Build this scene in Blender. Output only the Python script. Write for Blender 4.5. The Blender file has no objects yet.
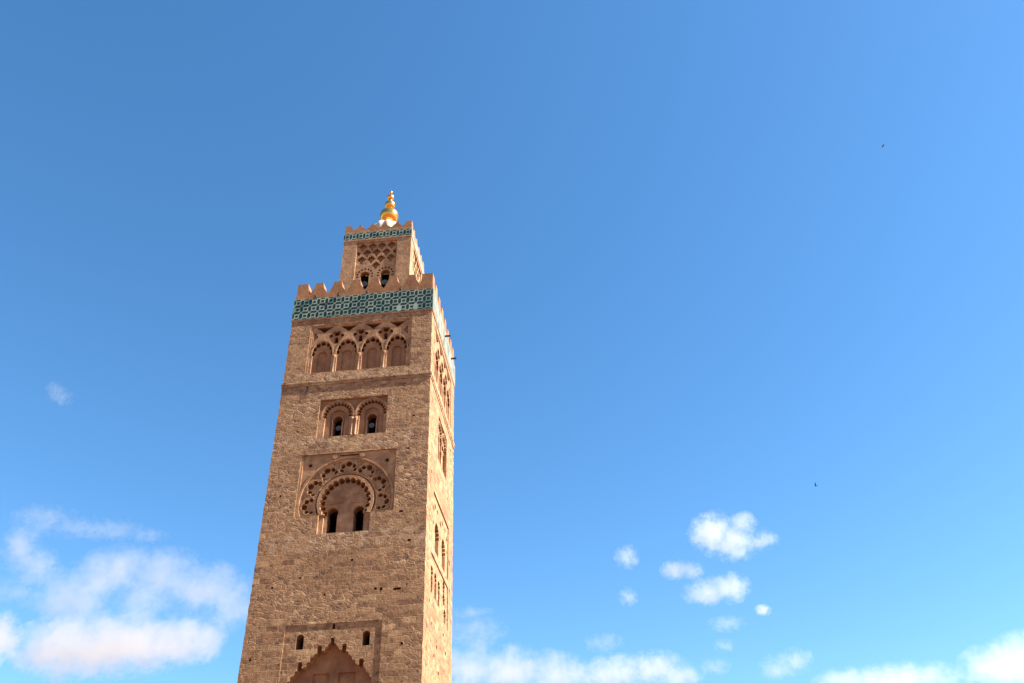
import bpy, bmesh, math, random
from mathutils import Vector, Matrix
from mathutils.geometry import tessellate_polygon
random.seed(11)
sc = bpy.context.scene
PI = math.pi
R = math.radians

# ------------------------------------------------------------------ camera
CAM = Vector((11.201, -58.075, 1.60))
FPX, YAW, PITCH, ROLL = 840.56, -0.07218, 0.63190, -0.04170
_F = Vector((math.sin(YAW)*math.cos(PITCH), math.cos(YAW)*math.cos(PITCH), math.sin(PITCH)))
_R0 = Vector((math.cos(YAW), -math.sin(YAW), 0)); _U0 = _R0.cross(_F)
_R = math.cos(ROLL)*_R0 + math.sin(ROLL)*_U0
_U = -math.sin(ROLL)*_R0 + math.cos(ROLL)*_U0
cd = bpy.data.cameras.new('camera'); cam = bpy.data.objects.new('camera', cd)
sc.collection.objects.link(cam)
m = Matrix.Identity(4)
for i in range(3):
    m[i][0], m[i][1], m[i][2], m[i][3] = _R[i], _U[i], -_F[i], CAM[i]
cam.matrix_world = m
cd.sensor_width = 36; cd.lens = FPX*36/1024; cd.clip_start = 0.5; cd.clip_end = 60000
sc.camera = cam

# ------------------------------------------------------------------ light
SUN_EL, SUN_A = R(44), R(5.4)          # SUN_A: swing of the sun from the side wall's normal towards the front wall
to_sun = Vector((math.cos(SUN_EL)*math.cos(SUN_A), -math.cos(SUN_EL)*math.sin(SUN_A), math.sin(SUN_EL)))
ld = bpy.data.lights.new('sun', 'SUN'); ld.energy = 5.0; ld.angle = R(0.5); ld.color = (1.0, 0.955, 0.865)
sun = bpy.data.objects.new('sun', ld); sc.collection.objects.link(sun)
sun.rotation_euler = to_sun.to_track_quat('Z', 'Y').to_euler()
world = bpy.data.worlds.new('World'); sc.world = world; world.use_nodes = True
wn = world.node_tree.nodes; wl = world.node_tree.links
bg = wn['Background']
sky = wn.new('ShaderNodeTexSky'); sky.sky_type = 'NISHITA'; sky.sun_disc = False
sky.sun_elevation = SUN_EL; sky.sun_rotation = R(90) + SUN_A
sky.altitude = 450; sky.air_density = 1.0; sky.dust_density = 0.25; sky.ozone_density = 3.0
hsv = wn.new('ShaderNodeHueSaturation'); hsv.inputs['Saturation'].default_value = 1.21; hsv.inputs['Hue'].default_value = 0.495
wl.new(sky.outputs[0], hsv.inputs['Color']); wl.new(hsv.outputs[0], bg.inputs['Color']); bg.inputs['Strength'].default_value = 0.063
sc.view_settings.view_transform = 'Standard'; sc.view_settings.look = 'None'
sc.view_settings.exposure = 2.05; sc.view_settings.gamma = 1.0
sc.view_settings.use_curve_mapping = False
sc.render.engine = 'CYCLES'
sc.cycles.volume_bounces = 4; sc.cycles.max_bounces = 10
sc.cycles.volume_step_rate = 0.6; sc.cycles.volume_max_steps = 256
sc.cycles.use_denoising = True

# ------------------------------------------------------------------ node helpers
class NT:
    def __init__(s, name):
        s.m = bpy.data.materials.new(name); s.m.use_nodes = True
        s.n = s.m.node_tree.nodes; s.l = s.m.node_tree.links
        s.bsdf = s.n.get('Principled BSDF'); s.out = s.n.get('Material Output')
    def new(s, t, **k):
        n = s.n.new('ShaderNode'+t)
        for a, b in k.items(): setattr(n, a, b)
        return n
    def put(s, sock, v):
        if hasattr(v, 'is_output'): s.l.new(v, sock)
        elif v is not None: sock.default_value = v
    def math(s, op, a, b=None, c=None, clamp=False):
        n = s.new('Math', operation=op); n.use_clamp = clamp
        for i, v in enumerate((a, b, c)):
            if v is not None: s.put(n.inputs[i], v)
        return n.outputs[0]
    def vec(s, op, a, b=None):
        n = s.new('VectorMath', operation=op); s.put(n.inputs[0], a)
        if b is not None: s.put(n.inputs[1], b)
        return n.outputs['Value'] if op == 'LENGTH' else n.outputs[0]
    def noise(s, v, scale, detail=4, rough=0.55, col=False):
        n = s.new('TexNoise'); s.put(n.inputs['Vector'], v); n.inputs['Scale'].default_value = scale
        n.inputs['Detail'].default_value = detail; n.inputs['Roughness'].default_value = rough
        return n.outputs['Color'] if col else n.outputs[0]
    def ramp(s, f, stops):
        n = s.new('ValToRGB'); s.put(n.inputs[0], f)
        e = n.color_ramp.elements
        while len(e) < len(stops): e.new(0.5)
        for i, (p, c) in enumerate(stops):
            e[i].position = p; e[i].color = (*c, 1) if len(c) == 3 else c
        return n.outputs[0]
    def mix(s, f, a, b, mode='MIX'):
        n = s.new('Mix', data_type='RGBA', blend_type=mode); s.put(n.inputs[0], f)
        s.put(n.inputs[6], a); s.put(n.inputs[7], b); return n.outputs[2]
    def mapr(s, v, a, b, c=0.0, d=1.0):
        n = s.new('MapRange', interpolation_type='SMOOTHSTEP'); s.put(n.inputs[0], v)
        for i, x in enumerate((a, b, c, d)): n.inputs[1+i].default_value = x
        return n.outputs[0]

def c4(*c): return (*c, 1.0)

def mat_masonry():
    t = NT('rubble_masonry')
    uv = t.new('UVMap').outputs[0]
    d1 = t.vec('SUBTRACT', t.noise(uv, 0.9, 2, col=True), (0.5, 0.5, 0.5))
    d2 = t.vec('SUBTRACT', t.noise(uv, 4.0, 2, col=True), (0.5, 0.5, 0.5))
    s1 = t.new('VectorMath', operation='MULTIPLY'); t.put(s1.inputs[0], d1); s1.inputs[1].default_value = (0.35, 0.22, 0)
    s2 = t.new('VectorMath', operation='MULTIPLY'); t.put(s2.inputs[0], d2); s2.inputs[1].default_value = (0.24, 0.17, 0)
    p = t.vec('ADD', t.vec('ADD', uv, s1.outputs[0]), s2.outputs[0])
    br = t.new('TexBrick'); br.offset = 0.5; t.put(br.inputs['Vector'], p)
    for k, v in (('Scale', 1.0), ('Mortar Size', 0.028), ('Mortar Smooth', 0.6), ('Bias', 0.0), ('Brick Width', 0.98), ('Row Height', 0.44)):
        br.inputs[k].default_value = v
    br.inputs['Color1'].default_value = c4(0, 0, 0); br.inputs['Color2'].default_value = c4(1, 1, 1); br.inputs['Mortar'].default_value = c4(.5, .5, .5)
    vs = t.new('VectorMath', operation='MULTIPLY'); t.put(vs.inputs[0], p); vs.inputs[1].default_value = (2.1, 3.2, 1)
    vo = t.new('TexVoronoi', feature='F1'); t.put(vo.inputs['Vector'], vs.outputs[0]); vo.inputs['Scale'].default_value = 1.0
    ve = t.new('TexVoronoi', feature='DISTANCE_TO_EDGE'); t.put(ve.inputs['Vector'], vs.outputs[0]); ve.inputs['Scale'].default_value = 1.0
    sep = t.new('SeparateColor'); t.put(sep.inputs[0], vo.outputs['Color'])
    rub = t.mapr(t.noise(uv, 0.17, 3), 0.44, 0.56)                 # where the coursed blocks give way to rubble
    br_r = t.new('SeparateColor'); t.put(br_r.inputs[0], br.outputs['Color'])
    rnd = t.mix(rub, br_r.outputs[0], sep.outputs[0])
    vmort = t.mapr(ve.outputs[0], 0.0, 0.13, 1.0, 0.0)
    mort = t.mix(rub, br.outputs['Fac'], vmort)
    base = t.ramp(rnd, [(0.0, (0.162, 0.074, 0.029)), (0.45, (0.246, 0.124, 0.050)), (0.8, (0.292, 0.155, 0.066)), (1.0, (0.39, 0.228, 0.108))])
    mott = t.noise(uv, 2.6, 6, 0.65)
    c = t.mix(1.0, base, t.ramp(mott, [(0.32, (0.62, 0.56, 0.50)), (0.5, (1, 1, 1)), (0.70, (1.22, 1.21, 1.18))]), 'MULTIPLY')
    big = t.noise(uv, 0.22, 4, 0.6)
    c = t.mix(1.0, c, t.ramp(big, [(0.30, (0.86, 0.82, 0.78)), (0.6, (1.04, 1.04, 1.04))]), 'MULTIPLY')
    c = t.mix(t.math('MULTIPLY', mort, 0.36), c, c4(0.36, 0.22, 0.115))
    pits = t.mapr(t.noise(uv, 2.1, 4, 0.62), 0.60, 0.67)
    spk = t.mapr(t.noise(uv, 2.9, 3, 0.6), 0.585, 0.66)
    c = t.mix(t.math('MULTIPLY', spk, 0.42), c, c4(0.44, 0.29, 0.16))
    c = t.mix(t.math('MULTIPLY', pits, 0.85), c, c4(0.085, 0.04, 0.02))
    suv = t.new('SeparateXYZ'); t.put(suv.inputs[0], uv); zz = suv.outputs[1]
    band = None
    for lo, hi in ((41.5, 42.6), (35.0, 36.2), (26.6, 27.8)):
        bnd = t.math('MULTIPLY', t.mapr(zz, lo-0.5, lo+0.4), t.mapr(zz, hi, hi+0.35, 1.0, 0.0))
        band = bnd if band is None else t.math('ADD', band, bnd)
    lime = t.math('MULTIPLY', band, t.mapr(t.noise(uv, 1.6, 4, 0.6), 0.48, 0.60))
    c = t.mix(t.math('MULTIPLY', lime, 0.42), c, c4(0.44, 0.31, 0.19))
    rd = t.mapr(t.noise(p, 0.8, 3, 0.6), 0.58, 0.70)
    c = t.mix(t.math('MULTIPLY', rd, 0.28), c, c4(0.29, 0.12, 0.055))
    t.put(t.bsdf.inputs['Base Color'], c); t.bsdf.inputs['Roughness'].default_value = 0.92
    h = t.math('MULTIPLY', rnd, 0.35)
    h = t.math('SUBTRACT', h, t.math('MULTIPLY', mort, 0.26))
    h = t.math('ADD', h, t.math('MULTIPLY', t.noise(uv, 2.6, 7, 0.68), 1.1))
    h = t.math('SUBTRACT', h, t.math('MULTIPLY', pits, 0.7))
    b = t.new('Bump'); b.inputs['Strength'].default_value = 0.62; b.inputs['Distance'].default_value = 0.13
    t.put(b.inputs['Height'], h); t.l.new(b.outputs[0], t.bsdf.inputs['Normal'])
    return t.m

def mat_plaster(name, lo, hi, bump=0.04, sc_=1.6, joints=False):
    t = NT(name)
    uv = t.new('TexCoord').outputs['Object']
    a = t.noise(uv, sc_, 6, 0.62); b2 = t.noise(uv, sc_*0.25, 4, 0.6)
    c = t.ramp(a, [(0.3, lo), (0.7, hi)])
    c = t.mix(1.0, c, t.ramp(b2, [(0.3, (0.72, 0.68, 0.64)), (0.65, (1.1, 1.1, 1.1))]), 'MULTIPLY')
    t.put(t.bsdf.inputs['Base Color'], c); t.bsdf.inputs['Roughness'].default_value = 0.9
    b = t.new('Bump'); b.inputs['Strength'].default_value = 0.7; b.inputs['Distance'].default_value = bump
    t.put(b.inputs['Height'], t.noise(uv, sc_*3, 6, 0.65)); t.l.new(b.outputs[0], t.bsdf.inputs['Normal'])
    return t.m

def mat_glaze(name, lo, hi, rough):
    t = NT(name)
    uv = t.new('TexCoord').outputs['Object']
    v = t.new('TexVoronoi', feature='F1'); t.put(v.inputs['Vector'], uv); v.inputs['Scale'].default_value = 1.4
    s = t.new('SeparateColor'); t.put(s.inputs[0], v.outputs['Color'])
    f = t.math('ADD', t.math('MULTIPLY', s.outputs[0], 0.6), t.math('MULTIPLY', t.noise(uv, 5, 4, 0.7), 0.4))
    t.put(t.bsdf.inputs['Base Color'], t.ramp(f, [(0.2, lo), (0.75, hi)]))
    t.bsdf.inputs['Roughness'].default_value = rough; t.bsdf.inputs['Specular IOR Level'].default_value = 0.3
    return t.m

def mat_plain(name, col, rough=0.6, metal=0.0):
    t = NT(name)
    uv = t.new('TexCoord').outputs['Object']
    f = t.noise(uv, 4, 5, 0.6)
    t.put(t.bsdf.inputs['Base Color'], t.ramp(f, [(0.3, tuple(x*0.82 for x in col)), (0.7, tuple(min(1, x*1.12) for x in col))]))
    t.bsdf.inputs['Roughness'].default_value = rough; t.bsdf.inputs['Metallic'].default_value = metal
    return t.m

M = dict(
    stone=mat_masonry(),
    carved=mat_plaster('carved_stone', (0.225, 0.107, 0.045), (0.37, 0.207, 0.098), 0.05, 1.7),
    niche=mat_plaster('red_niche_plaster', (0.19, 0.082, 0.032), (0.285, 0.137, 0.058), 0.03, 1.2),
    merlon=mat_plaster('merlon_render', (0.215, 0.088, 0.030), (0.29, 0.135, 0.05), 0.03, 1.5),
    dome=mat_plaster('pale_lime_plaster', (0.40, 0.31, 0.22), (0.52, 0.42, 0.32), 0.02, 1.5),
    strap=mat_glaze('pale_turquoise_glaze', (0.125, 0.21, 0.15), (0.35, 0.40, 0.29), 0.45),
    glare=mat_glaze('glare_pale_glaze', (0.085, 0.115, 0.09), (0.25, 0.22, 0.16), 0.5),  # sun glare on the glazed tiles, put into the colour
    dark=mat_glaze('deep_green_glaze', (0.003, 0.010, 0.009), (0.012, 0.032, 0.018), 0.5),
    deep=mat_plaster('shaded_red_plaster', (0.16, 0.066, 0.03), (0.24, 0.105, 0.05), 0.03, 1.2),  # red plaster with the shade of the deep hollows put into its colour
    gold=mat_plain('gilded_copper', (0.74, 0.37, 0.075), 0.24, 0.88),
    iron=mat_plain('dark_iron', (0.05, 0.045, 0.04), 0.6, 0.6),
    grey=mat_plain('grey_enamel', (0.05, 0.056, 0.048), 0.5),
    feather=mat_plain('dark_feathers', (0.035, 0.035, 0.04), 0.8),
)

# ------------------------------------------------------------------ mesh helpers
C = sc.collection
def empty(name, loc=(0, 0, 0), parent=None):
    o = bpy.data.objects.new(name, None); C.objects.link(o); o.location = loc
    if parent: o.parent = parent
    return o
def tag(o, label=None, cat=None, group=None, kind=None):
    for k, v in (('label', label), ('category', cat), ('group', group), ('kind', kind)):
        if v: o[k] = v
    return o

FRONT = lambda u, v, d: (u, d, v)                 # front wall: u = x, d = depth into the wall
SIDE = lambda u, v, d: (-d, u, v)                 # sunlit wall: u = y
BACK = lambda u, v, d: (u, 12.8-d, v)
WEST = lambda u, v, d: (-12.8+d, u, v)

class MB:
    def __init__(s): s.bm = bmesh.new(); s.mats = []
    def mi(s, mat):
        if mat not in s.mats: s.mats.append(mat)
        return s.mats.index(mat)
    def plate(s, fr, outer, holes, d0, d1, mat):
        k = s.mi(mat); loops = [outer]+list(holes)
        pts = [p for l in loops for p in l]
        tris = tessellate_polygon([[Vector((p[0], p[1], 0)) for p in l] for l in loops])
        f = [s.bm.verts.new(fr(u, v, d0)) for u, v in pts]
        b = [s.bm.verts.new(fr(u, v, d1)) for u, v in pts]
        new = []
        def face(vs):
            try: q = s.bm.faces.new(vs); q.material_index = k; new.append(q)
            except ValueError: pass
        for a, bb, c in tris:
            face((f[a], f[bb], f[c])); face((b[c], b[bb], b[a]))
        o = 0
        for l in loops:
            n = len(l)
            for i in range(n):
                j = (i+1) % n
                face((f[o+i], f[o+j], b[o+j], b[o+i]))
            o += n
        bmesh.ops.recalc_face_normals(s.bm, faces=new)
    def box(s, x0, x1, y0, y1, z0, z1, mat):
        s.plate(lambda u, v, d: (u, d, v), [(x0, z0), (x1, z0), (x1, z1), (x0, z1)], [], y0, y1, mat)
    def lathe(s, prof, c, mat, n=24, smooth=True, mod=None, axis='z'):
        k = s.mi(mat); rings = []
        for r, z in prof:
            ring = []
            for i in range(n):
                a = 2*PI*i/n; rr = r*(mod(a, z) if mod else 1)
                p = (rr*math.cos(a), rr*math.sin(a), z)
                if axis == 'y': p = (p[0], p[2], p[1])
                ring.append(s.bm.verts.new((c[0]+p[0], c[1]+p[1], c[2]+p[2])))
            rings.append(ring)
        new = []
        for a, b in zip(rings, rings[1:]):
            for i in range(n):
                q = s.bm.faces.new((a[i], a[(i+1) % n], b[(i+1) % n], b[i])); q.material_index = k; q.smooth = smooth; new.append(q)
        new.append(s.bm.faces.new(rings[0][::-1])); new.append(s.bm.faces.new(rings[-1]))
        for q in new: q.material_index = k
        bmesh.ops.recalc_face_normals(s.bm, faces=new)
    def build(s, name, parent=None, loc=None, roughen=0.0):
        if roughen:
            for v in s.bm.verts: v.co += Vector([random.uniform(-roughen, roughen) for _ in range(3)])
        me = bpy.data.meshes.new(name)
        uvl = s.bm.loops.layers.uv.new('UVMap')
        for f in s.bm.faces:
            n = f.normal
            ax = max(range(3), key=lambda i: abs(n[i]))
            for l in f.loops:
                p = l.vert.co
                l[uvl].uv = ((p.y+40, p.z), (p.x, p.z), (p.x, p.y+80))[ax]
        s.bm.to_mesh(me); s.bm.free()
        for mm in s.mats: me.materials.append(mm)
        o = bpy.data.objects.new(name, me); C.objects.link(o)
        if parent: o.parent = parent
        if loc: o.location = loc
        return o

def rect(x0, x1, z0, z1): return [(x0, z0), (x1, z0), (x1, z1), (x0, z1)]
def grow(r, e=0.004):
    xs = [p[0] for p in r]; zs = [p[1] for p in r]; return rect(min(xs)-e, max(xs)+e, min(zs)-e, max(zs)+e)

def lobed(pts, bulge=0.5, seg=6):
    """a chain of round lobes over the given polyline, swelling to its left"""
    out = []
    for (x0, z0), (x1, z1) in zip(pts, pts[1:]):
        dx, dz = x1-x0, z1-z0; L = math.hypot(dx, dz); nx, nz = -dz/L, dx/L
        for i in range(seg):
            t = i/seg; a = PI*t
            s = 0.5-0.5*math.cos(a)
            h = math.sin(a)*bulge*L
            out.append((x0+dx*s+nx*h, z0+dz*s+nz*h))
    out.append(pts[-1]); return out

def pointed(cx, hw, zs, za, n):
    """points of a pointed arch from the right spring over the apex to the left spring"""
    out = []
    for i in range(n+1):
        t = -1+2*i/n
        x = -hw*math.copysign(abs(math.sin(t*PI/2))**0.85, t) if t else 0.0
        z = zs+(za-zs)*(1-abs(t)**1.55)
        out.append((cx+x, z))
    return out
def arc(cx, cz, r, a0, a1, n, rz=None):
    rz = rz or r
    return [(cx+r*math.cos(R(a0+(a1-a0)*i/n)), cz+rz*math.sin(R(a0+(a1-a0)*i/n))) for i in range(n+1)]
def keyhole(cx, z0, w, cz, r):
    """window with a horseshoe head: jambs w apart, head circle of radius r round cz"""
    a = math.degrees(math.acos(min(1, (w/2)/r)))
    return [(cx-w/2, z0), (cx+w/2, z0)] + arc(cx, cz, r, -a, 180+a, 20)
def scallop_arch(cx, hw, z0, zs, za, n, bulge=0.5):
    return [(cx-hw, z0), (cx+hw, z0)] + lobed(pointed(cx, hw, zs, za, n)[:], -bulge if False else -bulge)
def round_scallop(cx, cz, r, a0, a1, n, bulge=0.5):
    return lobed(arc(cx, cz, r, a0, a1, n), -bulge)
def lobe_dots(pts, f=0.80, out=0.16, bulge=1.0, n=9):
    """round hollows seated in the lobes that lobed(pts, -b) swells outwards"""
    hs = []
    for (x0, z0), (x1, z1) in zip(pts, pts[1:]):
        dx, dz = x1-x0, z1-z0; L = math.hypot(dx, dz); r = L*0.5*f*0.86
        c = ((x0+x1)/2+dz/L*L*out, (z0+z1)/2-dx/L*L*out)
        hs.append([(c[0]+r*math.cos(2*PI*i/n), c[1]+r*math.sin(2*PI*i/n)) for i in range(n)])
    return hs
def flower(cx, cz, r, n=8, k=0.25, m=32, rot=0.0):
    return [(cx+r*(1+k*math.cos(n*a+rot))*math.cos(a), cz+r*(1+k*math.cos(n*a+rot))*math.sin(a)) for a in [2*PI*i/m for i in range(m)]]

# ------------------------------------------------------------------ setting: ground
g = MB()
g.box(-6000, 6000, -6000, 9000, -0.5, 0.0, mat_plaster('plaza_paving_stone', (0.15, 0.062, 0.030), (0.20, 0.088, 0.045), 0.01, 0.6))
tag(g.build('ground'), kind='structure')

# ------------------------------------------------------------------ the minaret
W = 12.8
mn = empty('minaret', (-W/2, W/2, 0))
tag(mn, 'tall square sandstone minaret with green tile band, carved arches and golden orbs', 'minaret')
mn_inv = Matrix.Translation((W/2, -W/2, 0))
class Part(MB):
    def build(s, name, parent=None, **k):
        for v in s.bm.verts: v.co = v.co + Vector((W/2, -W/2, 0)) if parent is None else v.co
        return MB.build(s, name, parent or mn, **k)
def sub(mb, name, parent):
    """a piece drawn in world coordinates, linked below a part (parts sit at the minaret's own origin)"""
    for v in mb.bm.verts: v.co = v.co + Vector((W/2, -W/2, 0))
    o = MB.build(mb, name, parent); return o
def group_part(name): return empty(name, (0, 0, 0), mn)

TH = 1.3                                             # thickness of the walls
ZT = 50.93                                           # top of the tile band
A_R = rect(-10.95, -1.80, 42.58, 47.80)
B_R = rect(-9.30, -3.56, 36.22, 39.82)
C_R = [(-8.38, 27.82), (-4.36, 27.82), (-4.36, 29.36), (-2.58, 29.36), (-2.58, 34.66), (-10.30, 34.66), (-10.30, 29.34), (-8.38, 29.34)]
D_R = rect(-9.88, -2.95, 9.0, 21.03)
# on the sunlit side
SA_R = rect(1.55, 10.9, 42.58, 47.90)
SB_R = rect(4.35, 8.75, 35.9, 40.1)
SC_R = rect(2.75, 10.35, 27.4, 32.15)
SD_R = rect(2.35, 10.4, 23.2, 26.8)

def hole(x, z, w, h): return [(x-w, z-h), (x+w, z-h*0.8), (x+w*0.9, z+h), (x-w*0.8, z+h*0.9)]
FH = [(-3.58, 23.30, .12, .10), (-3.17, 23.27, .11, .11), (-2.00, 23.19, .30, .10), (-1.98, 29.20, .16, .09), (-11.25, 23.87, .10, .09), (-5.47, 25.58, .09, .10), (-9.24, 24.48, .10, .08), (-1.65, 34.60, .10, .10), (-12.12, 18.83, .09, .10), (-1.27, 26.82, .14, .09), (-10.9, 36.9, .09, .09), (-1.3, 37.6, .12, .08), (-11.6, 31.2, .09, .09), (-1.5, 19.3, .11, .10), (-7.3, 23.1, .09, .08)]   # putlog holes
SH = [(5.46, 20.53, .22, .16), (9.37, 21.15, .25, .15), (4.35, 19.59, .18, .13), (6.36, 18.87, .22, .14), (10.85, 29.13, .22, .25), (11.0, 26.8, .2, .15), (2.05, 22.93, .14, .14), (9.6, 34.6, .18, .12), (1.6, 33.2, .14, .14), (3.0, 37.2, .16, .12), (11.0, 40.2, .2, .13), (8.4, 22.3, .2, .13), (3.2, 21.6, .16, .12)]
p = Part()
def weathered(x0, x1):
    zs = [0.4+i*0.43 for i in range(int((ZT-0.8)/0.43))]
    j = lambda: random.choice((0, 0, 0.006, 0.01, 0.018, 0.03))+random.uniform(0, .008)
    return [(x0, 0), (x1, 0)] + [q for z in zs for o in [j()] for q in ((x1-o, z), (x1-o, z+0.34))] + [(x1, ZT), (x0, ZT)] + [q for z in zs[::-1] for o in [j()] for q in ((x0+o, z+0.34), (x0+o, z))]
p.plate(FRONT, weathered(-W, 0), [A_R, B_R, C_R, D_R]+[hole(x, z, w, h) for x, z, w, h in FH], 0, TH, M['stone'])
p.plate(SIDE, rect(TH, W-TH, 0, ZT), [SA_R, SB_R, SC_R, SD_R]+[hole(x, z, w, h) for x, z, w, h in SH], 0, TH, M['stone'])
p.plate(BACK, weathered(-W, 0), [], 0, TH, M['stone'])
p.plate(WEST, rect(TH, W-TH, 0, ZT), [], 0, TH, M['stone'])
p.box(-W+TH, -TH, TH, W-TH, ZT-0.6, ZT-0.2, M['stone'])
wall = p.build('wall')

# projecting string course
p = Part()
e = 0.13
for z0, z1, e in ((41.32, 41.60, 0.05), (41.60, 41.80, 0.10)):
    p.box(-W-e, e, -e, -0.002, z0, z1, M['stone']); p.box(-W-e, e, W+0.002, W+e, z0, z1, M['stone'])
    p.box(0.002, e, -0.002, W+0.002, z0, z1, M['stone']); p.box(-W-e, -W-0.002, -0.002, W+0.002, z0, z1, M['stone'])
p.build('string_course')

# ---- glazed tile band
def tile_band(mb, spans, z0, z1, cols, rows, proud, glare=()):
    """strapwork slab with dark tiles standing 6 mm proud of it"""
    for fr, u0, u1 in spans:
        mb.plate(fr, rect(u0-proud, u1+proud, z0, z1) if fr in spans_wide else rect(u0, u1, z0, z1), [], -proud, -0.002, M['glare'] if fr in glare else M['strap'])
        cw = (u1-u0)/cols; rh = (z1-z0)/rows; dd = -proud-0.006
        if fr in glare: continue                          # dark tiles left out where sun glare is painted into the slab
        for i in range(cols):
            for j in range(rows):
                cu, cv = u0+(i+.5)*cw, z0+(j+.5)*rh
                q = 0.185+random.uniform(-.03, .02)
                mb.plate(fr, rect(cu-q*cw, cu+q*cw, cv-q*rh, cv+q*rh), [], dd, -proud+0.002, M['dark'])
        for i in range(cols+1):
            for j in range(rows):
                cu, cv = u0+i*cw, z0+(j+.5)*rh
                a, b, t = 0.175*cw, 0.44*rh, 0.24*rh
                lo = 0 if i == 0 else -a; hi = 0 if i == cols else a
                poly = [(cu+lo, cv-t), (cu, cv-b), (cu+hi, cv-t), (cu+hi, cv+t), (cu, cv+b), (cu+lo, cv+t)]
                if i in (0, cols):
                    s_ = hi if i == 0 else lo
                    poly = [(cu, cv-b), (cu+s_, cv-t), (cu+s_, cv+t), (cu, cv+b)]
                if random.random() > 0.035: mb.plate(fr, poly, [], dd, -proud+0.002, M['dark'])
        for i in range(cols):
            for j in range(rows+1):
                cu, cv = u0+(i+.5)*cw, z0+j*rh
                a, b, t = 0.43*cw, 0.155*rh, 0.28*cw
                if j == 0: poly = [(cu-t, cv+.02), (cu+t, cv+.02), (cu+t, cv+b), (cu-t, cv+b)]
                elif j == rows: poly = [(cu-t, cv-.02), (cu+t, cv-.02), (cu+t, cv-b), (cu-t, cv-b)]
                else: poly = [(cu-a, cv), (cu-t, cv-b), (cu+t, cv-b), (cu+a, cv), (cu+t, cv+b), (cu-t, cv+b)]
                mb.plate(fr, poly, [], dd, -proud+0.002, M['dark'])
spans_wide = (FRONT, BACK)
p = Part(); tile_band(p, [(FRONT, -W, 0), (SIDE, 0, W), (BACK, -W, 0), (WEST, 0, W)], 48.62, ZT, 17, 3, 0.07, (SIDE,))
p.build('tile_band')
p = Part()
for e, z0, z1 in ((0.05, 48.42, 48.618),):
    p.box(-W-e, e, -e, -0.002, z0, z1, M['carved']); p.box(-W-e, e, W+0.002, W+e, z0, z1, M['carved'])
    p.box(0.002, e, -0.002, W+0.002, z0, z1, M['carved']); p.box(-W-e, -W-0.002, -0.002, W+0.002, z0, z1, M['carved'])
p.build('moulding')

# ---- parapet and merlons
def parapet_ring(mb, x0, x1, y0, y1, z0, z1, t, mat):
    mb.box(x0, x1, y0, y0+t, z0, z1, mat); mb.box(x0, x1, y1-t, y1, z0, z1, mat)
    mb.box(x0, x0+t, y0+t, y1-t, z0, z1, mat); mb.box(x1-t, x1, y0+t, y1-t, z0, z1, mat)
p = Part(); parapet_ring(p, -W+0.02, -0.02, 0.02, W-0.02, ZT-0.19, 51.57, 0.62, M['merlon'])
par = p.build('parapet')
def merlon_poly(c, bw, tw, h, z): return [(c-bw/2, z), (c+bw/2, z), (c+bw/2-0.03, z+0.08), (c+tw*0.5+(bw-tw)*0.10, z+h*0.52), (c+tw/2, z+h), (c-tw/2, z+h), (c-tw*0.5-(bw-tw)*0.16, z+h*0.56), (c-bw/2+0.03, z+0.08)]
def wob(poly, a=0.02): return [(u+random.uniform(-a, a), v+(random.uniform(-a, a) if i > 1 else 0)) for i, (u, v) in enumerate(poly)]
def merlons(parent, x0, x1, y0, y1, z, h, t, cent, bw, tw, corner_top, corner_base, mat):
    """flat-topped merlons along all four edges, an angled block at each corner"""
    fr = [lambda u, v, d: (u, y0+d, v), lambda u, v, d: (x1-d, u, v), lambda u, v, d: (u, y1-d, v), lambda u, v, d: (x0+d, u, v)]
    L = x1-x0
    for k, f in enumerate(fr):
        o = x0 if k in (0, 2) else y0
        for c in cent:
            mb = MB(); mb.plate(f, wob(merlon_poly(o+c, bw, tw, h, z)), [], 0.0, t, mat)
            sub(mb, 'merlon', parent) if parent is not mn else _mp(mb)
    for sx, sy in ((0, 0), (1, 0), (1, 1), (0, 1)):
        X = x1 if sx else x0; Y = y1 if sy else y0; dx = -1 if sx else 1; dy = -1 if sy else 1
        mb = MB()
        pl = [(0, z), (corner_base, z), (corner_base-.03, z+.1), (corner_top, z+h), (0, z+h)]
        mb.plate(lambda u, v, d: (X+dx*u, Y+dy*d, v), pl, [], 0, t, mat)
        pl = [(t, z), (corner_base, z), (corner_base-.03, z+.1), (max(t+.02, corner_top), z+h-.003), (t, z+h-.003)]
        mb.plate(lambda u, v, d: (X+dx*d, Y+dy*u, v), pl, [], 0, t, mat)
        sub(mb, 'merlon', parent) if parent is not mn else _mp(mb)
def _mp(mb):
    for v in mb.bm.verts: v.co = v.co + Vector((W/2, -W/2, 0))
    MB.build(mb, 'merlon', mn)
merlons(mn, -W+0.05, -0.05, 0.05, W-0.05, 51.55, 1.32, 0.95, [2.05+i*1.735 for i in range(6)], 1.66, 0.70, 0.97, 1.17, M['merlon'])
for x in (-10.9, -8.75, -6.1, -3.0):                     # rain spouts under the merlons
    mb = Part(); mb.lathe([(0.10, -0.22), (0.10, 0.3)], (x, 0.0, 51.15), M['iron'], 10, axis='y')
    mb.build('rain_spout')
for y in (6.35, 10.16):                                  # iron brackets on the sunlit side
    mb = Part(); mb.box(-0.1, 0.62, y-0.07, y+0.07, 50.12, 50.26, M['iron']); mb.build('iron_bracket')
mb = Part(); mb.box(-10.62, -10.54, -0.05, 0.02, 40.45, 41.31, M['iron']); mb.build('cable')

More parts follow.
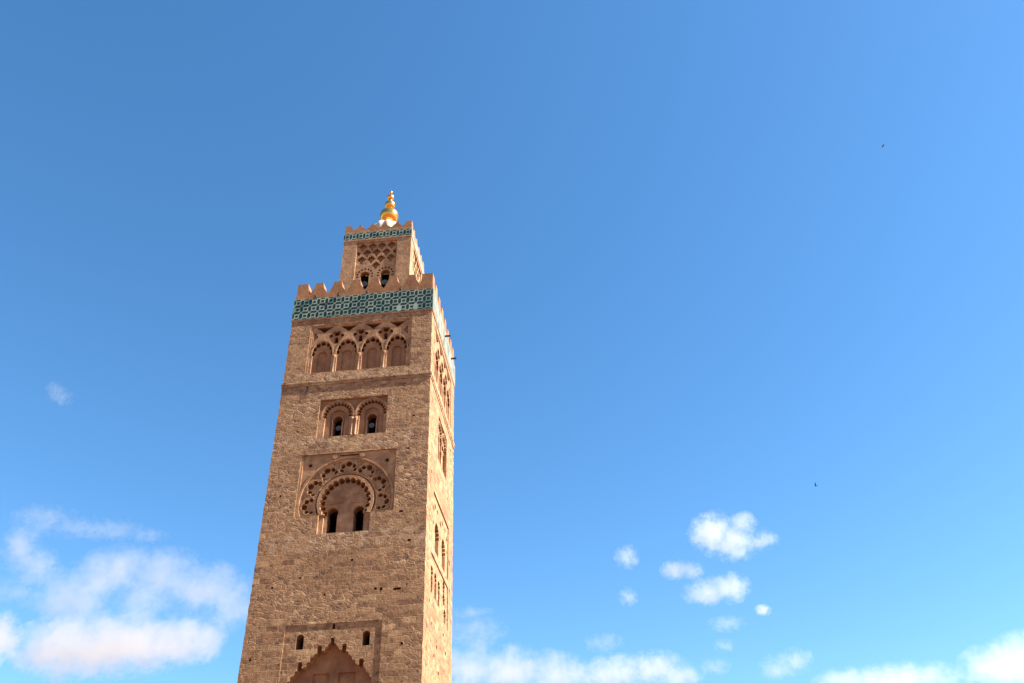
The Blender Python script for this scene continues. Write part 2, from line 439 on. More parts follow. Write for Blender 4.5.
# ---- front panel A: blind arcade of four lobed arches
def panel_stack(name): return group_part(name)
def arcade(fr, r, cxs, ups, zb, z_sp, z_ap, name, flip=1):
    root = panel_stack(name)
    x0, x1 = r[0][0], r[1][0]; z0, z1 = r[0][1], r[2][1]
    half = (cxs[1]-cxs[0])/2
    holes = []
    for c in cxs: holes.append(scallop_arch(c, half-0.24, zb+0.02, z_sp, z_ap-0.16, 7, 0.60))
    for c in ups:
        holes.append([(c-0.2, z_ap-0.30), (c+0.2, z_ap-0.30)] + lobed([(c+0.62, z_ap+0.40), (c+0.42, z_ap+0.78), (c+.02, z_ap+1.02), (c-.02, z_ap+1.02), (c-0.42, z_ap+0.78), (c-0.62, z_ap+0.40)], -0.38))
    e0, e1 = x0+0.34, x1-0.34
    holes.append([(e0, z_ap+0.1)] + lobed([(e0+0.30, z_ap+0.42), (e0+0.22, z_ap+0.78), (e0, z_ap+0.98)], -0.35))
    holes.append([(e1, z_ap+0.98)] + lobed([(e1, z_ap+0.98), (e1-0.22, z_ap+0.78), (e1-0.30, z_ap+0.42)], -0.35)[1:] + [(e1, z_ap+0.1)])
    zt = z1-0.22; tri = []
    for c in cxs:
        tri.append([(c, z_ap+0.95), (c+0.34, z_ap+1.27), (c+0.74, zt-0.05), (c+0.74, zt), (c-0.74, zt), (c-0.74, zt-0.05), (c-0.34, z_ap+1.27)])
    fm = MB(); fm.plate(fr, grow(r), [rect(x0+0.17, x1-0.17, z0+0.01, z1-0.12)], 0.05, 0.14, M['carved']); sub(fm, 'frame', root)
    tr = MB(); tr.plate(fr, grow(r), holes+tri, 0.09, 0.24, M['carved'])
    rim = []                                              # raised ribs along the arches
    for c in cxs:
        hw = half-0.24
        tr.plate(fr, pointed(c, hw+0.20, z_sp, z_ap+0.24, 16)+pointed(c, hw+0.06, z_sp, z_ap+0.13, 16)[::-1], [], 0.05, 0.102, M['carved'])
    sub(tr, 'tracery', root)
    fl = MB(); ih = [keyhole(c, zb+0.02, 0.84, z_sp+0.0, 0.43) for c in cxs]
    sl = [[(c-0.16, z_ap-0.27), (c+0.16, z_ap-0.27), (c+0.16, z_ap+0.38), (c+0.09, z_ap+0.50), (c-0.09, z_ap+0.50), (c-0.16, z_ap+0.38)] for c in ups]
    dots = []
    for c in cxs: dots += lobe_dots(pointed(c, half-0.24, z_sp, z_ap-0.16, 7), 1.08, 0.22)
    for c in ups: dots += lobe_dots([(c+0.62, z_ap+0.48), (c+0.34, z_ap+0.80), (c-0.34, z_ap+0.80), (c-0.62, z_ap+0.48)], 0.92, 0.14)
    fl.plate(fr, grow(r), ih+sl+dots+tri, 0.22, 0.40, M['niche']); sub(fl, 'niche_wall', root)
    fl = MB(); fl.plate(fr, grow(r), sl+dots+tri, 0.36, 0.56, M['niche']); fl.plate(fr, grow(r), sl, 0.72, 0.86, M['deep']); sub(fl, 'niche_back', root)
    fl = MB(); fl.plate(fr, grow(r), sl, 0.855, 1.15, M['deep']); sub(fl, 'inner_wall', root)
    for a, b in zip(cxs, cxs[1:]):
        cm = MB(); q = fr((a+b)/2, z0, 0.17)
        cm.lathe([(0.17, 0), (0.17, 0.12), (0.115, 0.2), (0.105, 1.45), (0.13, 1.5), (0.2, 1.72), (0.2, 1.86)], q, M['carved'], 14); sub(cm, 'column', root)
    sm = MB(); sm.plate(fr, rect(x0, x1, z0+0.004, z0+0.10), [], 0.03, 0.5, M['carved']); sub(sm, 'sill', root)
    return root
arcade(FRONT, A_R, [-9.68, -7.49, -5.27, -3.08], [-8.57, -6.40, -4.15], 42.68, 44.55, 45.98, 'blind_arcade')

# ---- front panel B: pair of arched windows
def twin_window(fr, r, cs, cz, win_w, z0w, name):
    root = panel_stack(name); x0, x1 = r[0][0], r[1][0]; z0, z1 = r[0][1], r[2][1]
    mid = sum(cs)/2; holes = []
    for c in cs:
        holes.append([(c-1.06, z0+0.02), (c+1.06, z0+0.02)] + round_scallop(c, cz, 1.04, -12, 192, 13, 0.75))
    def sp(xa, xb, c0, c1):
        a = []
        return a
    R_ = 1.43; top = z1-0.05
    # recessed spandrels: outer left, middle, outer right
    ol = [(x0+0.05, top)] + [(x0+0.05, cz+0.55)] + [q for q in arc(cs[0], cz, R_, 158, 100, 8) if q[0] > x0+0.06] + [(cs[0]-0.25, top)]
    orr = [(x1-0.05, top), (cs[1]+0.25, top)] + [q for q in arc(cs[1], cz, R_, 80, 22, 8) if q[0] < x1-0.06] + [(x1-0.05, cz+0.55)]
    md = [(cs[0]+0.28, top)] + arc(cs[0], cz, R_, 78, 14, 9) + arc(cs[1], cz, R_, 166, 102, 9) + [(cs[1]-0.28, top)]
    tr = MB(); tr.plate(fr, grow(r), holes+[ol, md, orr], 0.09, 0.26, M['carved'])
    for c in cs: tr.plate(fr, arc(c, cz, 1.42, -8, 188, 28)+arc(c, cz, 1.30, 188, -8, 28), [], 0.05, 0.092, M['carved'])
    sub(tr, 'tracery', root)
    dots = [d for c in cs for d in lobe_dots(arc(c, cz, 1.04, -12, 192, 13), 1.06, 0.12)]
    n1 = MB(); n1.plate(fr, grow(r), [keyhole(c, z0+0.02, 1.20, cz-0.10, 0.66) for c in cs] + dots, 0.22, 0.40, M['niche']); sub(n1, 'niche_wall', root)
    kw = [keyhole(c, z0w, win_w, cz-0.42, 0.42) for c in cs]
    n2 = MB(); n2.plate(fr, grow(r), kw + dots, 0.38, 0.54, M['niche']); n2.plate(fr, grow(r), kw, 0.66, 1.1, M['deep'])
    sub(n2, 'window_wall', root)
    for c in cs:
        sm = MB(); kh = keyhole(c, z0w, win_w+0.2, cz-0.42, 0.50); ki = keyhole(c, z0w+.004, win_w+0.004, cz-0.42, 0.424)
        sm.plate(fr, kh, [ki], 0.30, 0.382, M['carved']); sub(sm, 'window_surround', root)
    for dx in (-0.16, 0.16):
        cm = MB(); q = fr(mid+dx, z0, 0.10)
        cm.lathe([(0.13, 0), (0.13, 0.1), (0.085, 0.16), (0.08, 1.35), (0.13, 1.55), (0.14, 1.72)], q, M['carved'], 12); sub(cm, 'column', root)
    return root
twin_window(FRONT, B_R, [-7.72, -4.85], 38.28, 0.72, 36.25, 'twin_window')

# ---- front panel C: great horseshoe arch with two windows
def great_arch(fr, poly, cx, name, lower=True, wins=True):
    root = panel_stack(name)
    cz = 30.45; zb = 29.36
    def g(pl): return pl
    xs = [q[0] for q in poly]; x0, x1 = min(xs), max(xs); zt = max(q[1] for q in poly)
    full = rect(x0-.004, x1+.004, zb-.03, zt+.004)
    a0 = -math.degrees(math.asin((cz-zb-0.02)/3.62))
    outer_arc = arc(cx, cz, 3.62, a0, 180-a0, 56, 3.66)
    star = lambda X, Z: [(X+(.27 if i % 2 == 0 else .12)*math.cos(PI*i/6+PI/2), Z+(.27 if i % 2 == 0 else .12)*math.sin(PI*i/6+PI/2)) for i in range(12)]
    bar = rect(cx-0.78, cx+0.78, 34.38, 34.52)
    notch = lambda pl: [(x0-.004, zb-.03)] + [(pl[-1][0], zb-.03)] + pl[::-1] + [(pl[0][0], zb-.03), (x1+.004, zb-.03), (x1+.004, zt+.004), (x0-.004, zt+.004)]
    sp = MB(); sp.plate(fr, notch(outer_arc), [star(cx-3.1, 33.75), star(cx+3.1, 33.75), bar], 0.13, 0.40, M['carved'])
    sp.plate(fr, arc(cx, cz, 3.80, a0, 180-a0, 56, 3.85)+arc(cx, cz, 3.63, 180-a0, a0, 56, 3.67), [], 0.06, 0.132, M['carved'])
    for X in (cx-1.12, cx+1.12):
        sp.lathe([(0.23, 0.02), (0.22, 0.06), (0.12, 0.20)], fr(X, 34.36, 0.0) if fr is SIDE else (X, 0.0, 34.36), M['carved'], 14, axis='y') if fr is FRONT else None
    sub(sp, 'spandrel', root)
    back = MB(); back.plate(fr, notch(arc(cx, cz, 2.1, -30, 210, 24)), [], 0.62, 0.80, M['deep']); sub(back, 'tracery_back', root)
    ring_a = arc(cx, cz, 2.34, a0*1.5, 180-a0*1.5, 44)
    holes = []; mdots = []; ribs = []
    def polar(r, dev, th): return (cx+r*math.cos(th)-dev*math.sin(th), cz+r*math.sin(th)+dev*math.cos(th)) if False else (cx+r*math.cos(th+dev/r), cz+r*math.sin(th+dev/r))
    for k in range(-3, 4):
        th = R(90+k*31.5)
        base = [polar(2.50, 0.42, th), polar(2.50, -0.42, th)]
        pts = [polar(2.55, -0.46, th), polar(2.93, -0.53, th), polar(3.20, -0.28, th), polar(3.20, 0.28, th), polar(2.93, 0.53, th), polar(2.55, 0.46, th)]
        h = base + lobed(pts, -0.5)
        if min(q[1] for q in h) > zb+0.08: 
            holes.append(h); mdots += lobe_dots(pts, 1.06, 0.16)
            body = h[1:]; mx = sum(q[0] for q in body)/len(body); mz = sum(q[1] for q in body)/len(body)
            def off(q, w):
                L = math.hypot(q[0]-mx, q[1]-mz); return (q[0]+(q[0]-mx)/L*w, q[1]+(q[1]-mz)/L*w)
            ribs.append(([off(q, 0.105) for q in body] + [off(q, 0.012) for q in body[::-1]], 0.125+0.008*(k % 2)))
    for k in (-2.5, -1.5, -0.5, 0.5, 1.5, 2.5):
        th = R(90+k*31.5)
        h = [polar(3.08, 0.0, th), polar(3.36, -0.26, th), polar(3.54, -0.34, th), polar(3.54, 0.34, th), polar(3.36, 0.26, th)]
        if min(q[1] for q in h) > zb+0.08: holes.append(h)
    tr = MB()
    outp = arc(cx, cz, 3.615, a0, 180-a0, 56, 3.655)
    inn = [(cx-2.34*math.cos(R(a0*1.5)), zb+0.0), ]
    aa = -math.degrees(math.asin((cz-zb)/2.34))
    band = outp + arc(cx, cz, 2.37, 180-aa, aa, 44)
    tr.plate(fr, band, holes, 0.18, 0.34, M['carved'])
    for pl, dd in ribs: tr.plate(fr, pl, [], dd, 0.20+dd*0.05, M['carved'])
    sub(tr, 'tracery', root)
    tf = MB(); tf.plate(fr, outp + arc(cx, cz, 2.40, 180-aa, aa, 44), mdots, 0.28, 0.50, M['carved']); sub(tf, 'tracery_floor', root)
    ab = -math.degrees(math.asin((cz-zb)/2.24)); ac = -math.degrees(math.asin(min(1, (cz-zb)/1.72)))
    rg = MB(); rg.plate(fr, arc(cx, cz, 2.24, ab, 180-ab, 44) + round_scallop(cx, cz, 1.80, 180-ac*0.93, ac*0.93, 17, -0.5), [], 0.10, 0.46, M['carved'])
    sub(rg, 'arch_ring', root)
    if lower:
        jl, jr = cx-2.02, cx+2.02
        jm = MB(); jm.plate(fr, [(cx-2.03, 27.80), (cx-1.62, 27.80), (cx-1.62, 29.55), (cx-2.03, 29.55)], [], 0.22, 0.46, M['carved']); sub(jm, 'jamb', root); jm = MB()
        jm.plate(fr, [(cx+1.62, 27.80), (cx+2.05, 27.80), (cx+2.05, 29.55), (cx+1.62, 29.55)], [], 0.22, 0.46, M['carved']); sub(jm, 'jamb', root)
    fl = MB(); zlo = 27.80
    wh = [keyhole(cx-0.98, 27.86, 0.78, 29.62, 0.45), keyhole(cx+1.08, 27.86, 0.80, 29.62, 0.45)]
    pan = [rect(cx-1.66, cx-0.30, 30.45, 30.62), rect(cx+0.32, cx+1.72, 30.45, 30.62)]
    fl.plate(fr, rect(cx-2.2, cx+2.2, zlo, 32.75), wh + lobe_dots(arc(cx, cz, 1.80, ac*0.93, 180-ac*0.93, 17), 1.05, 0.06), 0.36, 0.66, M['carved'])
    fl.plate(fr, rect(cx-2.2, cx+2.2, zlo, 32.75), wh, 0.72, 1.2, M['deep'])
    for c in (cx-0.98, cx+1.08):
        fl.plate(fr, rect(c-0.66, c+0.66, 30.36, 30.48), [], 0.30, 0.362, M['carved'])
    sub(fl, 'window_wall', root)
    return root
great_arch(FRONT, C_R, -6.42, 'great_arch_window')
# frame strip round panel C on the left
mb = Part(); mb.plate(FRONT, rect(-10.304, -10.12, 29.30, 34.664), [], 0.05, 0.3, M['carved']); mb.build('panel_moulding')

# ---- front panel D: lambrequin arch with two slit windows
def lambrequin(fr, r, cx, name):
    root = panel_stack(name); x0, x1 = r[0][0], r[1][0]; z0, z1 = r[0][1], r[2][1]
    half = [(0.0, 20.02), (0.13, 20.02), (0.13, 19.66), (0.24, 19.60), (0.34, 19.42), (0.46, 19.34), (0.54, 19.18), (0.66, 19.12),
            (0.70, 19.16), (0.70, 19.44), (0.77, 19.54), (0.97, 19.54), (1.04, 19.44), (1.04, 19.00), (1.16, 18.98), (1.26, 18.78), (1.42, 18.70), (1.52, 18.46), (1.68, 18.40), (1.76, 18.16), (1.94, 18.06),
            (1.98, 18.08), (1.98, 18.36), (2.05, 18.48), (2.25, 18.48), (2.32, 18.36), (2.32, 17.90), (2.44, 17.84), (2.52, 17.60), (2.70, 17.52), (2.78, 17.26), (2.95, 17.18), (2.95, 16.5),
            (3.10, 16.3), (3.10, z0+0.3)]
    h = [(cx-u, v) for u, v in half[1:][::-1]] + [(cx+u, v) for u, v in half[1:]]
    slot = lambda X: [(X-0.27, 19.33), (X+0.27, 19.33), (X+0.27, 20.1)] + arc(X, 20.1, 0.27, 0, 180, 12)[1:]
    key = rect(cx-0.10, cx+0.10, 20.60, 20.98)
    fc = MB(); fc.plate(fr, grow(r), [h[::-1], slot(cx-2.33), slot(cx+2.37), key], 0.045, 0.80, M['stone']); sub(fc, 'arch_face', root)
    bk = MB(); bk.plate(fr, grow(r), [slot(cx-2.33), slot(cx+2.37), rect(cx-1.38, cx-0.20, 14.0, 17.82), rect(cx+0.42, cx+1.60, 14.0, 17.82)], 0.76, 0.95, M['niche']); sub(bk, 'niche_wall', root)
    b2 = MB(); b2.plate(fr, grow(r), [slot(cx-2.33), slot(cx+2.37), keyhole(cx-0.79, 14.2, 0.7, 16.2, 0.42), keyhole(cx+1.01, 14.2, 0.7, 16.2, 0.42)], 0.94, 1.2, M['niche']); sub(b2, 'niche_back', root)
    return root
lambrequin(FRONT, D_R, -6.40, 'lambrequin_arch')

# ---- the sunlit side's panels
arcade(SIDE, SA_R, [3.02, 5.16, 7.30, 9.44], [4.09, 6.23, 8.37], 42.68, 44.55, 45.90, 'blind_arcade')
twin_window(SIDE, SB_R, [5.42, 7.68], 38.55, 0.66, 36.2, 'twin_window')
def side_c(fr):
    root = panel_stack('cusped_window'); cx = 6.55
    tr = MB()
    holes = []
    for c in (5.10, 8.35):
        holes.append([(c-0.75, 27.44), (c+0.75, 27.44)] + lobed(arc(c, 29.25, 0.85, -10, 190, 9), -0.55))
    for c in (3.5, 6.7, 9.85):
        holes.append(flower(c, 30.9, 0.26, 4, 0.3)); holes.append(flower(c, 29.7, 0.2, 4, 0.3))
    for c in (4.2, 5.35, 7.6, 9.0): holes.append(flower(c, 31.35, 0.24, 4, 0.3))
    tr.plate(fr, grow(SC_R), holes, 0.10, 0.5, M['carved']); sub(tr, 'tracery', root)
    bk = MB(); bk.plate(fr, grow(SC_R), [keyhole(5.10, 27.7, 0.85, 29.15, 0.48), keyhole(8.35, 27.7, 0.7, 28.4, 0.4)], 0.46, 1.1, M['niche']); sub(bk, 'window_wall', root)
side_c(SIDE)
def side_d(fr):
    root = panel_stack('cusped_panel')
    tr = MB(); holes = []
    for c in (3.15, 4.78, 6.38):
        holes.append([(c-0.36, 23.9), (c+0.36, 23.9)] + lobed(arc(c, 25.45, 0.40, -10, 190, 5), -0.55))
    for c, a, b in ((8.65, 25.7, 26.6), (8.75, 24.8, 25.4), (9.3, 23.5, 24.5)):
        holes.append([(c-0.42, a), (c+0.42, a)] + lobed(arc(c, (a+b)/2+.1, 0.44, -5, 185, 5), -0.5))
    tr.plate(fr, grow(SD_R), holes, 0.08, 0.6, M['stone']); sub(tr, 'tracery', root)
    bk = MB(); bk.plate(fr, grow(SD_R), [], 0.56, 1.0, M['niche']); sub(bk, 'niche_wall', root)
side_d(SIDE)

# ---- lantern
LX, LY, LH = -W/2, W/2, 3.46
lan = group_part('lantern')
def lframe(k):
    ca, sa = math.cos(k*PI/2), math.sin(k*PI/2)
    def f(u, v, d):
        x, y = u, -LH+d
        return (LX+x*ca-y*sa, LY+x*sa+y*ca, v)
    return f
LFR = [lframe(k) for k in range(4)]
PAN = rect(-2.05, 2.05, 53.2, 60.30)
def trefoil(c, z, s):
    out = []
    for i in range(30):
        a = 2*PI*i/30+PI/2
        r = 0.30*(1+0.34*math.cos(3*(a-PI/2)+PI))
        out.append((c+s*r*math.cos(a)*1.0, z+s*r*math.sin(a)*1.25))
    return out
def palmette(x, z, s):
    half = [(0.05, -0.46), (0.13, -0.25), (0.27, -0.08), (0.38, 0.02), (0.40, 0.12), (0.33, 0.17), (0.25, 0.17), (0.27, 0.27), (0.23, 0.36), (0.13, 0.37), (0.10, 0.34), (0.08, 0.44)]
    return [(x+s*a, z+s*b) for a, b in half] + [(x, z+0.51*s)] + [(x-s*a, z+s*b) for a, b in half[::-1]]
wl_ = MB()
for k, f in enumerate(LFR):
    w_ = LH if k in (0, 2) else LH-0.7
    wl_.plate(f, rect(-w_, w_, ZT-0.18, 61.98), [PAN], 0, 0.70, M['carved'])
wl_.box(LX-2.7, LX+2.7, LY-2.7, LY+2.7, 61.4, 61.9, M['carved'])
sub(wl_, 'wall', lan)
for k, f in enumerate(LFR):
    holes = []
    for c in (-1.02, 1.02):
        holes.append(keyhole(c, 53.4, 0.84, 56.02, 0.47))
        for i in range(9):
            a = R(-14+208*i/8); q = (c+0.75*math.cos(a), 56.02+0.78*math.sin(a))
            holes.append([(q[0]+0.12*math.cos(b), q[1]+0.12*math.sin(b)) for b in [2*PI*j/8 for j in range(8)]])
    for z, xs in ((59.72, (-1.47, -0.49, 0.49, 1.47)), (58.86, (-0.98, 0.0, 0.98)), (58.00, (-1.47, -0.49, 0.49, 1.47)), (57.18, (0.0,))):
        for x in xs:
            holes.append(palmette(x, z, 1.08))
    for z in (58.86,):
        for s_ in (-1, 1): holes.append([(s_*1.98, z-0.33), (s_*1.98, z+0.33), (s_*1.70, z+0.18), (s_*1.66, z-0.12)] if s_ < 0 else [(1.98, z+0.33), (1.98, z-0.33), (1.66, z-0.12), (1.70, z+0.18)])
    tr = MB(); tr.plate(f, grow(PAN), holes, 0.12, 0.42, M['carved']); sub(tr, 'tracery', lan)
    bk = MB(); bk.plate(f, grow(PAN), [keyhole(c, 53.42, 0.835, 56.02, 0.466) for c in (-1.02, 1.02)] if k == 0 else [], 0.40, 0.66, M['niche']); sub(bk, 'window_wall', lan)  # blind backing added on the other three sides to keep daylight out
spans_wide = (LFR[0], LFR[2])
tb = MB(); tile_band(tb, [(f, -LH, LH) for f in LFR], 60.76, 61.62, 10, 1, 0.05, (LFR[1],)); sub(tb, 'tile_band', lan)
pm = MB(); parapet_ring(pm, LX-LH-0.0, LX+LH+0.0, LY-LH, LY+LH, 61.985, 62.16, 0.40, M['merlon'])
e = 0.05
for z0, z1 in ((60.58, 60.755),):
    pm.box(LX-LH-e, LX+LH+e, LY-LH-e, LY-LH-.002, z0, z1, M['carved']); pm.box(LX+LH+.002, LX+LH+e, LY-LH-.002, LY+LH+e, z0, z1, M['carved'])
sub(pm, 'parapet', lan)
merlons(lan, LX-LH+0.03, LX+LH-0.03, LY-LH+0.03, LY+LH-0.03, 62.14, 0.68, 0.50, [1.53, 2.82, 4.11, 5.40], 1.22, 0.20, 0.52, 0.86, M['merlon'])

# ---- ribbed dome and finial
dm = Part()
prof = [(1.65, 61.95), (1.65, 64.6)] + [(1.65*math.cos(R(a)), 64.6+1.35*math.sin(R(a))) for a in range(5, 90, 6)]
dm.lathe(prof, (LX, LY, 0), M['dome'], 120, mod=lambda a, z: 1+0.13*(abs(math.cos(5*a+0.2))-0.6) if z > 62.5 else 1.04)
dm.build('dome')
fin = group_part('finial')
FX, FY = LX+0.10, LY
def ball(r, zc, sq=1.0, n=32): return [(max(.02, r*math.cos(R(a))), zc+sq*r*math.sin(R(a))) for a in range(-84, 85, 8)]
for nm, prof in (('orb', ball(1.02, 67.17, 0.98)), ('orb', ball(0.58, 68.86, 1.05)), ('orb', ball(0.385, 70.08, 1.08)), ('orb', ball(0.18, 70.88, 1.1))):
    b = MB(); b.lathe(prof, (FX, FY, 0), M['gold'], 40); sub(b, nm, fin)
b = MB(); b.lathe([(0.5, 66.05), (0.42, 66.3), (0.2, 66.45), (0.2, 67.9), (0.34, 68.12), (0.34, 68.28), (0.14, 68.4), (0.12, 69.3), (0.24, 69.52), (0.24, 69.62), (0.09, 69.75), (0.08, 70.4), (0.14, 70.52), (0.06, 70.64), (0.05, 71.05), (0.015, 71.45)], (FX, FY, 0), M['gold'], 20); sub(b, 'spike', fin)

# ------------------------------------------------------------------ loudspeakers in the windows
def speaker(x, y, z, zfoot, r, label):
    root = empty('loudspeaker', (x, y, zfoot)); tag(root, label, 'loudspeaker', 'grey horn loudspeakers set in the window openings')
    h = z-zfoot
    b = MB(); b.lathe([(0.03, -0.02), (r*0.62, -0.03), (r*0.97, -0.10), (r, -0.10), (r, -0.07), (r*0.55, 0.08), (r*0.4, 0.16), (r*0.4, 0.36), (r*.3, 0.40)], (0, 0, h), M['grey'], 24, axis='y'); b.build('horn', root)
    b = MB(); b.lathe([(0.12, 0.0), (0.12, 0.03), (0.035, 0.04), (0.035, h-r*0.3)], (0, 0.26, 0), M['iron'], 10); b.build('stand', root)
speaker(-7.66, 0.62, 37.26, 36.25, 0.235, 'grey round loudspeaker in the lower left window of the double window below the string course')
speaker(-4.88, 0.62, 37.28, 36.25, 0.235, 'grey round loudspeaker in the right window of the double window below the string course')
speaker(LX-1.0, LY-LH+0.20, 54.90, 53.4, 0.30, 'grey round loudspeaker in the left window of the small upper lantern')
speaker(LX+1.04, LY-LH+0.20, 54.90, 53.4, 0.30, 'grey round loudspeaker in the right window of the small upper lantern')

# ------------------------------------------------------------------ birds
def bearing(x, y): return (_F + _R*((x-512)/FPX) - _U*((y-341.5)/FPX)).normalized()
def bird(at, rot, lift, label, s=1.0):
    root = empty('bird', at); tag(root, label, 'bird', 'birds flying in the blue sky'); root.rotation_euler = rot
    b = bmesh.new()
    secs = [(-0.20, .012, .006), (-0.13, .022, .014), (-0.06, .04, .035), (0.02, .05, .045), (0.09, .04, .038), (0.13, .026, .028), (0.17, .028, .028), (0.20, .016, .014), (0.23, .004, .004)]
    rings = [[b.verts.new((w*math.cos(2*PI*i/12)*s, yy*s, h*math.sin(2*PI*i/12)*s)) for i in range(12)] for yy, w, h in secs]
    for r0, r1 in zip(rings, rings[1:]):
        for i in range(12): b.faces.new((r0[i], r0[(i+1) % 12], r1[(i+1) % 12], r1[i])).smooth = True
    b.faces.new(rings[0]); b.faces.new(rings[-1])
    # forked tail fans out of the rear of the same body
    for sx in (-1, 1):
        v = [b.verts.new((sx*x*s, y*s, z*s)) for x, y, z in ((0.0, -0.15, .006), (0.02, -0.15, .006), (0.07, -0.31, .004), (0.02, -0.27, .004), (0.0, -0.15, -.006), (0.02, -0.15, -.006), (0.07, -0.31, -.004), (0.02, -0.27, -.004))]
        for q in ((0, 1, 2, 3), (7, 6, 5, 4), (0, 4, 5, 1), (1, 5, 6, 2), (2, 6, 7, 3), (3, 7, 4, 0)): b.faces.new([v[i] for i in q])
    bmesh.ops.recalc_face_normals(b, faces=b.faces)
    me = bpy.data.meshes.new('body'); b.to_mesh(me); b.free(); me.materials.append(M['feather'])
    o = bpy.data.objects.new('body', me); C.objects.link(o); o.parent = root
    for sx in (-1, 1):
        b = bmesh.new()
        st = [(0.03, 0.10, -0.07, .010), (0.15, 0.11, -0.05, .009), (0.28, 0.07, -0.06, .007), (0.40, 0.00, -0.09, .005), (0.47, -0.08, -0.11, .003)]
        rg = []
        for i, (x, y0, y1, t) in enumerate(st):
            zz = lift*x*(1.3 if i < 3 else 1.05)
            rg.append([b.verts.new((sx*x*s, yy*s, (zz+tt)*s)) for yy, tt in ((y0, 0), ((y0+y1)/2, t), (y1, 0), ((y0+y1)/2, -t))])
        for r0, r1 in zip(rg, rg[1:]):
            for i in range(4): b.faces.new((r0[i], r0[(i+1) % 4], r1[(i+1) % 4], r1[i]))
        b.faces.new(rg[0]); b.faces.new(rg[-1]); bmesh.ops.recalc_face_normals(b, faces=b.faces)
        me = bpy.data.meshes.new('wing'); b.to_mesh(me); b.free(); me.materials.append(M['feather'])
        o = bpy.data.objects.new('wing', me); C.objects.link(o); o.parent = root
bird(CAM+bearing(816, 486)*120, (R(10), R(12), R(60)), 0.55, 'dark bird with raised wings flying right of the minaret above the small clouds')
bird(CAM+bearing(883, 146)*150, (R(5), R(-8), R(95)), 0.12, 'dark bird gliding high in the empty blue sky at upper right')

# ------------------------------------------------------------------ clouds
def cloud_mat(blobs, scale, dens, soft, amp, seed):
    t = NT('cloud_vapour'); t.n.remove(t.bsdf)
    P0 = t.new('TexCoord').outputs['Object']
    off = t.vec('ADD', P0, (seed*731.0, seed*257.0, seed*411.0))
    sN = t.new('VectorMath', operation='SCALE'); t.put(sN.inputs[0], off); sN.inputs['Scale'].default_value = 1.0/scale
    wv = t.vec('SUBTRACT', t.noise(sN.outputs[0], 0.9, 2, col=True), (0.5, 0.5, 0.5))
    sW = t.new('VectorMath', operation='SCALE'); t.put(sW.inputs[0], wv); sW.inputs['Scale'].default_value = scale*0.9
    P1 = t.vec('ADD', P0, sW.outputs[0])
    f = None
    for c, r in blobs:
        q = t.vec('SUBTRACT', P1, c)
        mm = t.new('VectorMath', operation='DIVIDE'); t.put(mm.inputs[0], q); mm.inputs[1].default_value = r
        v = t.math('SUBTRACT', 1.0, t.vec('LENGTH', mm.outputs[0]))
        f = v if f is None else t.math('SMOOTH_MAX', f, v, 0.25)
    n = t.math('SUBTRACT', t.math('ADD', t.math('MULTIPLY', t.noise(sN.outputs[0], 1.5, 5, 0.6), 0.62), t.math('MULTIPLY', t.noise(sN.outputs[0], 4.6, 6, 0.66), 0.40)), 0.51)
    s = t.math('ADD', f, t.math('MULTIPLY', n, amp))
    d = t.math('MULTIPLY', t.mapr(s, 0.12, 0.12+soft), dens)
    vs = t.new('VolumePrincipled'); vs.inputs['Color'].default_value = c4(0.85, 0.83, 0.815); vs.inputs['Density Attribute'].default_value = ''; t.put(vs.inputs['Density'], d)
    vs.inputs['Anisotropy'].default_value = 0.68
    t.l.new(vs.outputs[0], t.out.inputs['Volume'])
    return t.m
def cloud(label, blobs, tau=1.5, dist=2600, soft=0.5, amp=1.3, seed=1, grain=0.75):
    tau *= 0.85; soft *= 1.6; amp *= 2.2
    """blobs: bearing of each puff and its half sizes, all about `dist` metres away"""
    k = dist/FPX; pts = []
    for x, y, rx, ry in blobs:
        pts.append((CAM+bearing(x, y)*dist, Vector((rx*k, (rx+ry)*0.5*k, ry*k*1.05))))
    cen = sum((q for q, _ in pts), Vector())/len(pts)
    b = bmesh.new()
    for q, r in pts:
        for i in range(7):
            th = PI*i/6
            for j in range(12):
                a = 2*PI*j/12
                b.verts.new((q-cen)+Vector((r.x*math.sin(th)*math.cos(a), r.y*math.sin(th)*math.sin(a), r.z*math.cos(th)))*1.0)
    res = bmesh.ops.convex_hull(b, input=b.verts)
    bmesh.ops.delete(b, geom=list({v for v in res['geom_interior'] if isinstance(v, bmesh.types.BMVert)} | {v for v in b.verts if not v.link_faces}), context='VERTS')
    bmesh.ops.recalc_face_normals(b, faces=b.faces)
    me = bpy.data.meshes.new('cloud'); b.to_mesh(me); b.free()
    mean = sum((r.x*r.z)**0.5 for _, r in pts)/len(pts); depth = sum(r.y for _, r in pts)/len(pts)
    me.materials.append(cloud_mat([((q-cen), r*1.15) for q, r in pts], mean*grain, tau/depth, soft, amp, seed))
    o = bpy.data.objects.new('cloud', me); C.objects.link(o); o.location = cen
    tag(o, label, 'cloud', 'white clouds low in the sky')

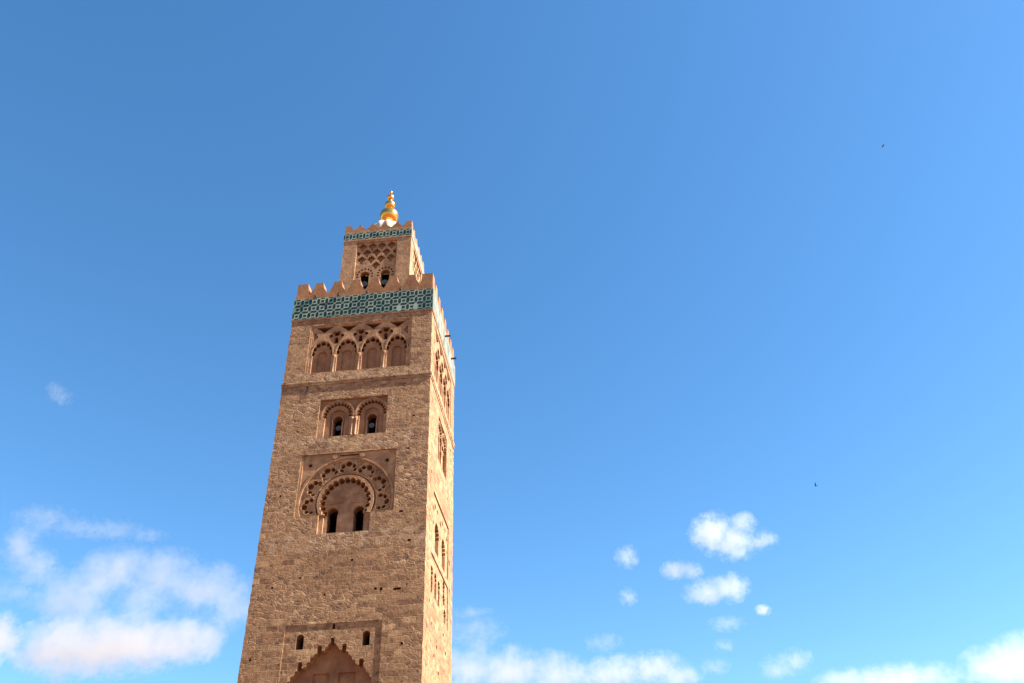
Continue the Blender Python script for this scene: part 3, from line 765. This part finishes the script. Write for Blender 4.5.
CLOUDS = True
if CLOUDS:
    cloud('thick white cumulus bank low at the far left, with a flat grey base', [(70, 648, 55, 28), (125, 645, 60, 27), (175, 640, 45, 20), (207, 640, 20, 20), (45, 650, 28, 22)], 2.2, 2400, .5, 1.1, 1)
    cloud('broad soft cloud sheet sloping down to the minaret wall at the left', [(125, 568, 42, 20), (165, 575, 48, 24), (205, 592, 46, 28), (232, 605, 28, 30)], 1.3, 2900, .7, 1.3, 2)
    cloud('rounded pale cloud beneath the soft sheet, left of the minaret', [(75, 598, 42, 28), (98, 580, 26, 30), (60, 600, 28, 20)], 1.2, 2800, .7, 1.2, 3)
    cloud('small pale cloud tucked under the sloping sheet', [(142, 604, 30, 17)], 0.9, 2800, .7, 1.3, 4)
    cloud('long thin wisp of cloud highest in the left bank', [(42, 519, 30, 13), (75, 528, 32, 8), (112, 530, 36, 8), (148, 536, 22, 6)], 0.75, 3000, .8, 1.4, 5)
    cloud('tilted pale puff beside the left edge under the thin wisp', [(20, 548, 18, 22), (36, 566, 24, 16)], 1.1, 2800, .7, 1.3, 6)
    cloud('faint cloud patch cut by the left edge', [(10, 592, 28, 14)], 0.7, 2800, .8, 1.3, 7)
    cloud('bright cloud lobe cut by the left edge beside the cumulus bank', [(-4, 638, 20, 24)], 2.4, 2400, .5, 1.1, 8)
    cloud('tiny isolated wisp high in the blue left of the tile band', [(62, 397, 13, 8), (54, 391, 8, 10)], 0.5, 2600, .8, 1.5, 9)
    cloud('bright cloud bank along the bottom just right of the minaret', [(470, 668, 40, 24), (510, 672, 50, 24), (560, 678, 40, 22)], 1.6, 2600, .6, 1.2, 10)
    cloud('low cloud at the bottom between the two brighter banks', [(615, 674, 40, 18), (655, 668, 34, 16), (680, 676, 24, 14)], 1.5, 2700, .6, 1.3, 11)
    cloud('thin wisp touching the right side of the minaret', [(474, 632, 36, 18), (470, 613, 26, 7)], 0.55, 3000, .8, 1.5, 12)
    cloud('small thin wisp over the low bottom clouds', [(604, 643, 22, 9)], 0.6, 2800, .8, 1.4, 13)
    cloud('largest puffy cloud of the cluster at the right', [(712, 533, 26, 22), (733, 541, 26, 20), (742, 523, 16, 12), (764, 541, 16, 9)], 1.15, 2500, .55, 1.2, 14)
    cloud('small flat cloud left of and below the largest puff', [(676, 570, 18, 10), (692, 571, 14, 9)], 1.0, 2500, .55, 1.1, 15)
    cloud('bright lens of cloud below the largest puff', [(706, 592, 26, 13), (728, 588, 24, 15)], 1.2, 2500, .55, 1.1, 16)
    cloud('small faint puff midway between the minaret and the cluster', [(627, 557, 14, 13)], 1.0, 2600, .7, 1.2, 17)
    cloud('tiny faint puff below the small midway puff', [(628, 597, 11, 10)], 0.7, 2600, .7, 1.3, 18)
    cloud('tiny bright puff right of the lens cloud', [(763, 610, 9, 6)], 1.4, 2600, .6, 1.0, 19)
    cloud('small thin wisp under the lens cloud', [(727, 624, 22, 8)], 0.6, 2700, .8, 1.4, 20)
    cloud('slanting thin streak near the bottom right', [(778, 668, 20, 12), (796, 660, 18, 12)], 0.9, 2700, .8, 1.3, 21)
    cloud('small thin wisp left of the slanting streak', [(714, 667, 18, 8), (724, 645, 12, 7)], 0.6, 2700, .8, 1.3, 22)
    cloud('wide low cloud along the bottom at the right', [(850, 682, 36, 13), (895, 681, 46, 16), (935, 678, 28, 14)], 1.2, 2600, .6, 1.1, 23)
    cloud('bright heap of cloud in the bottom right corner', [(1000, 668, 36, 22), (1030, 664, 30, 28)], 1.5, 2600, .6, 1.1, 24)
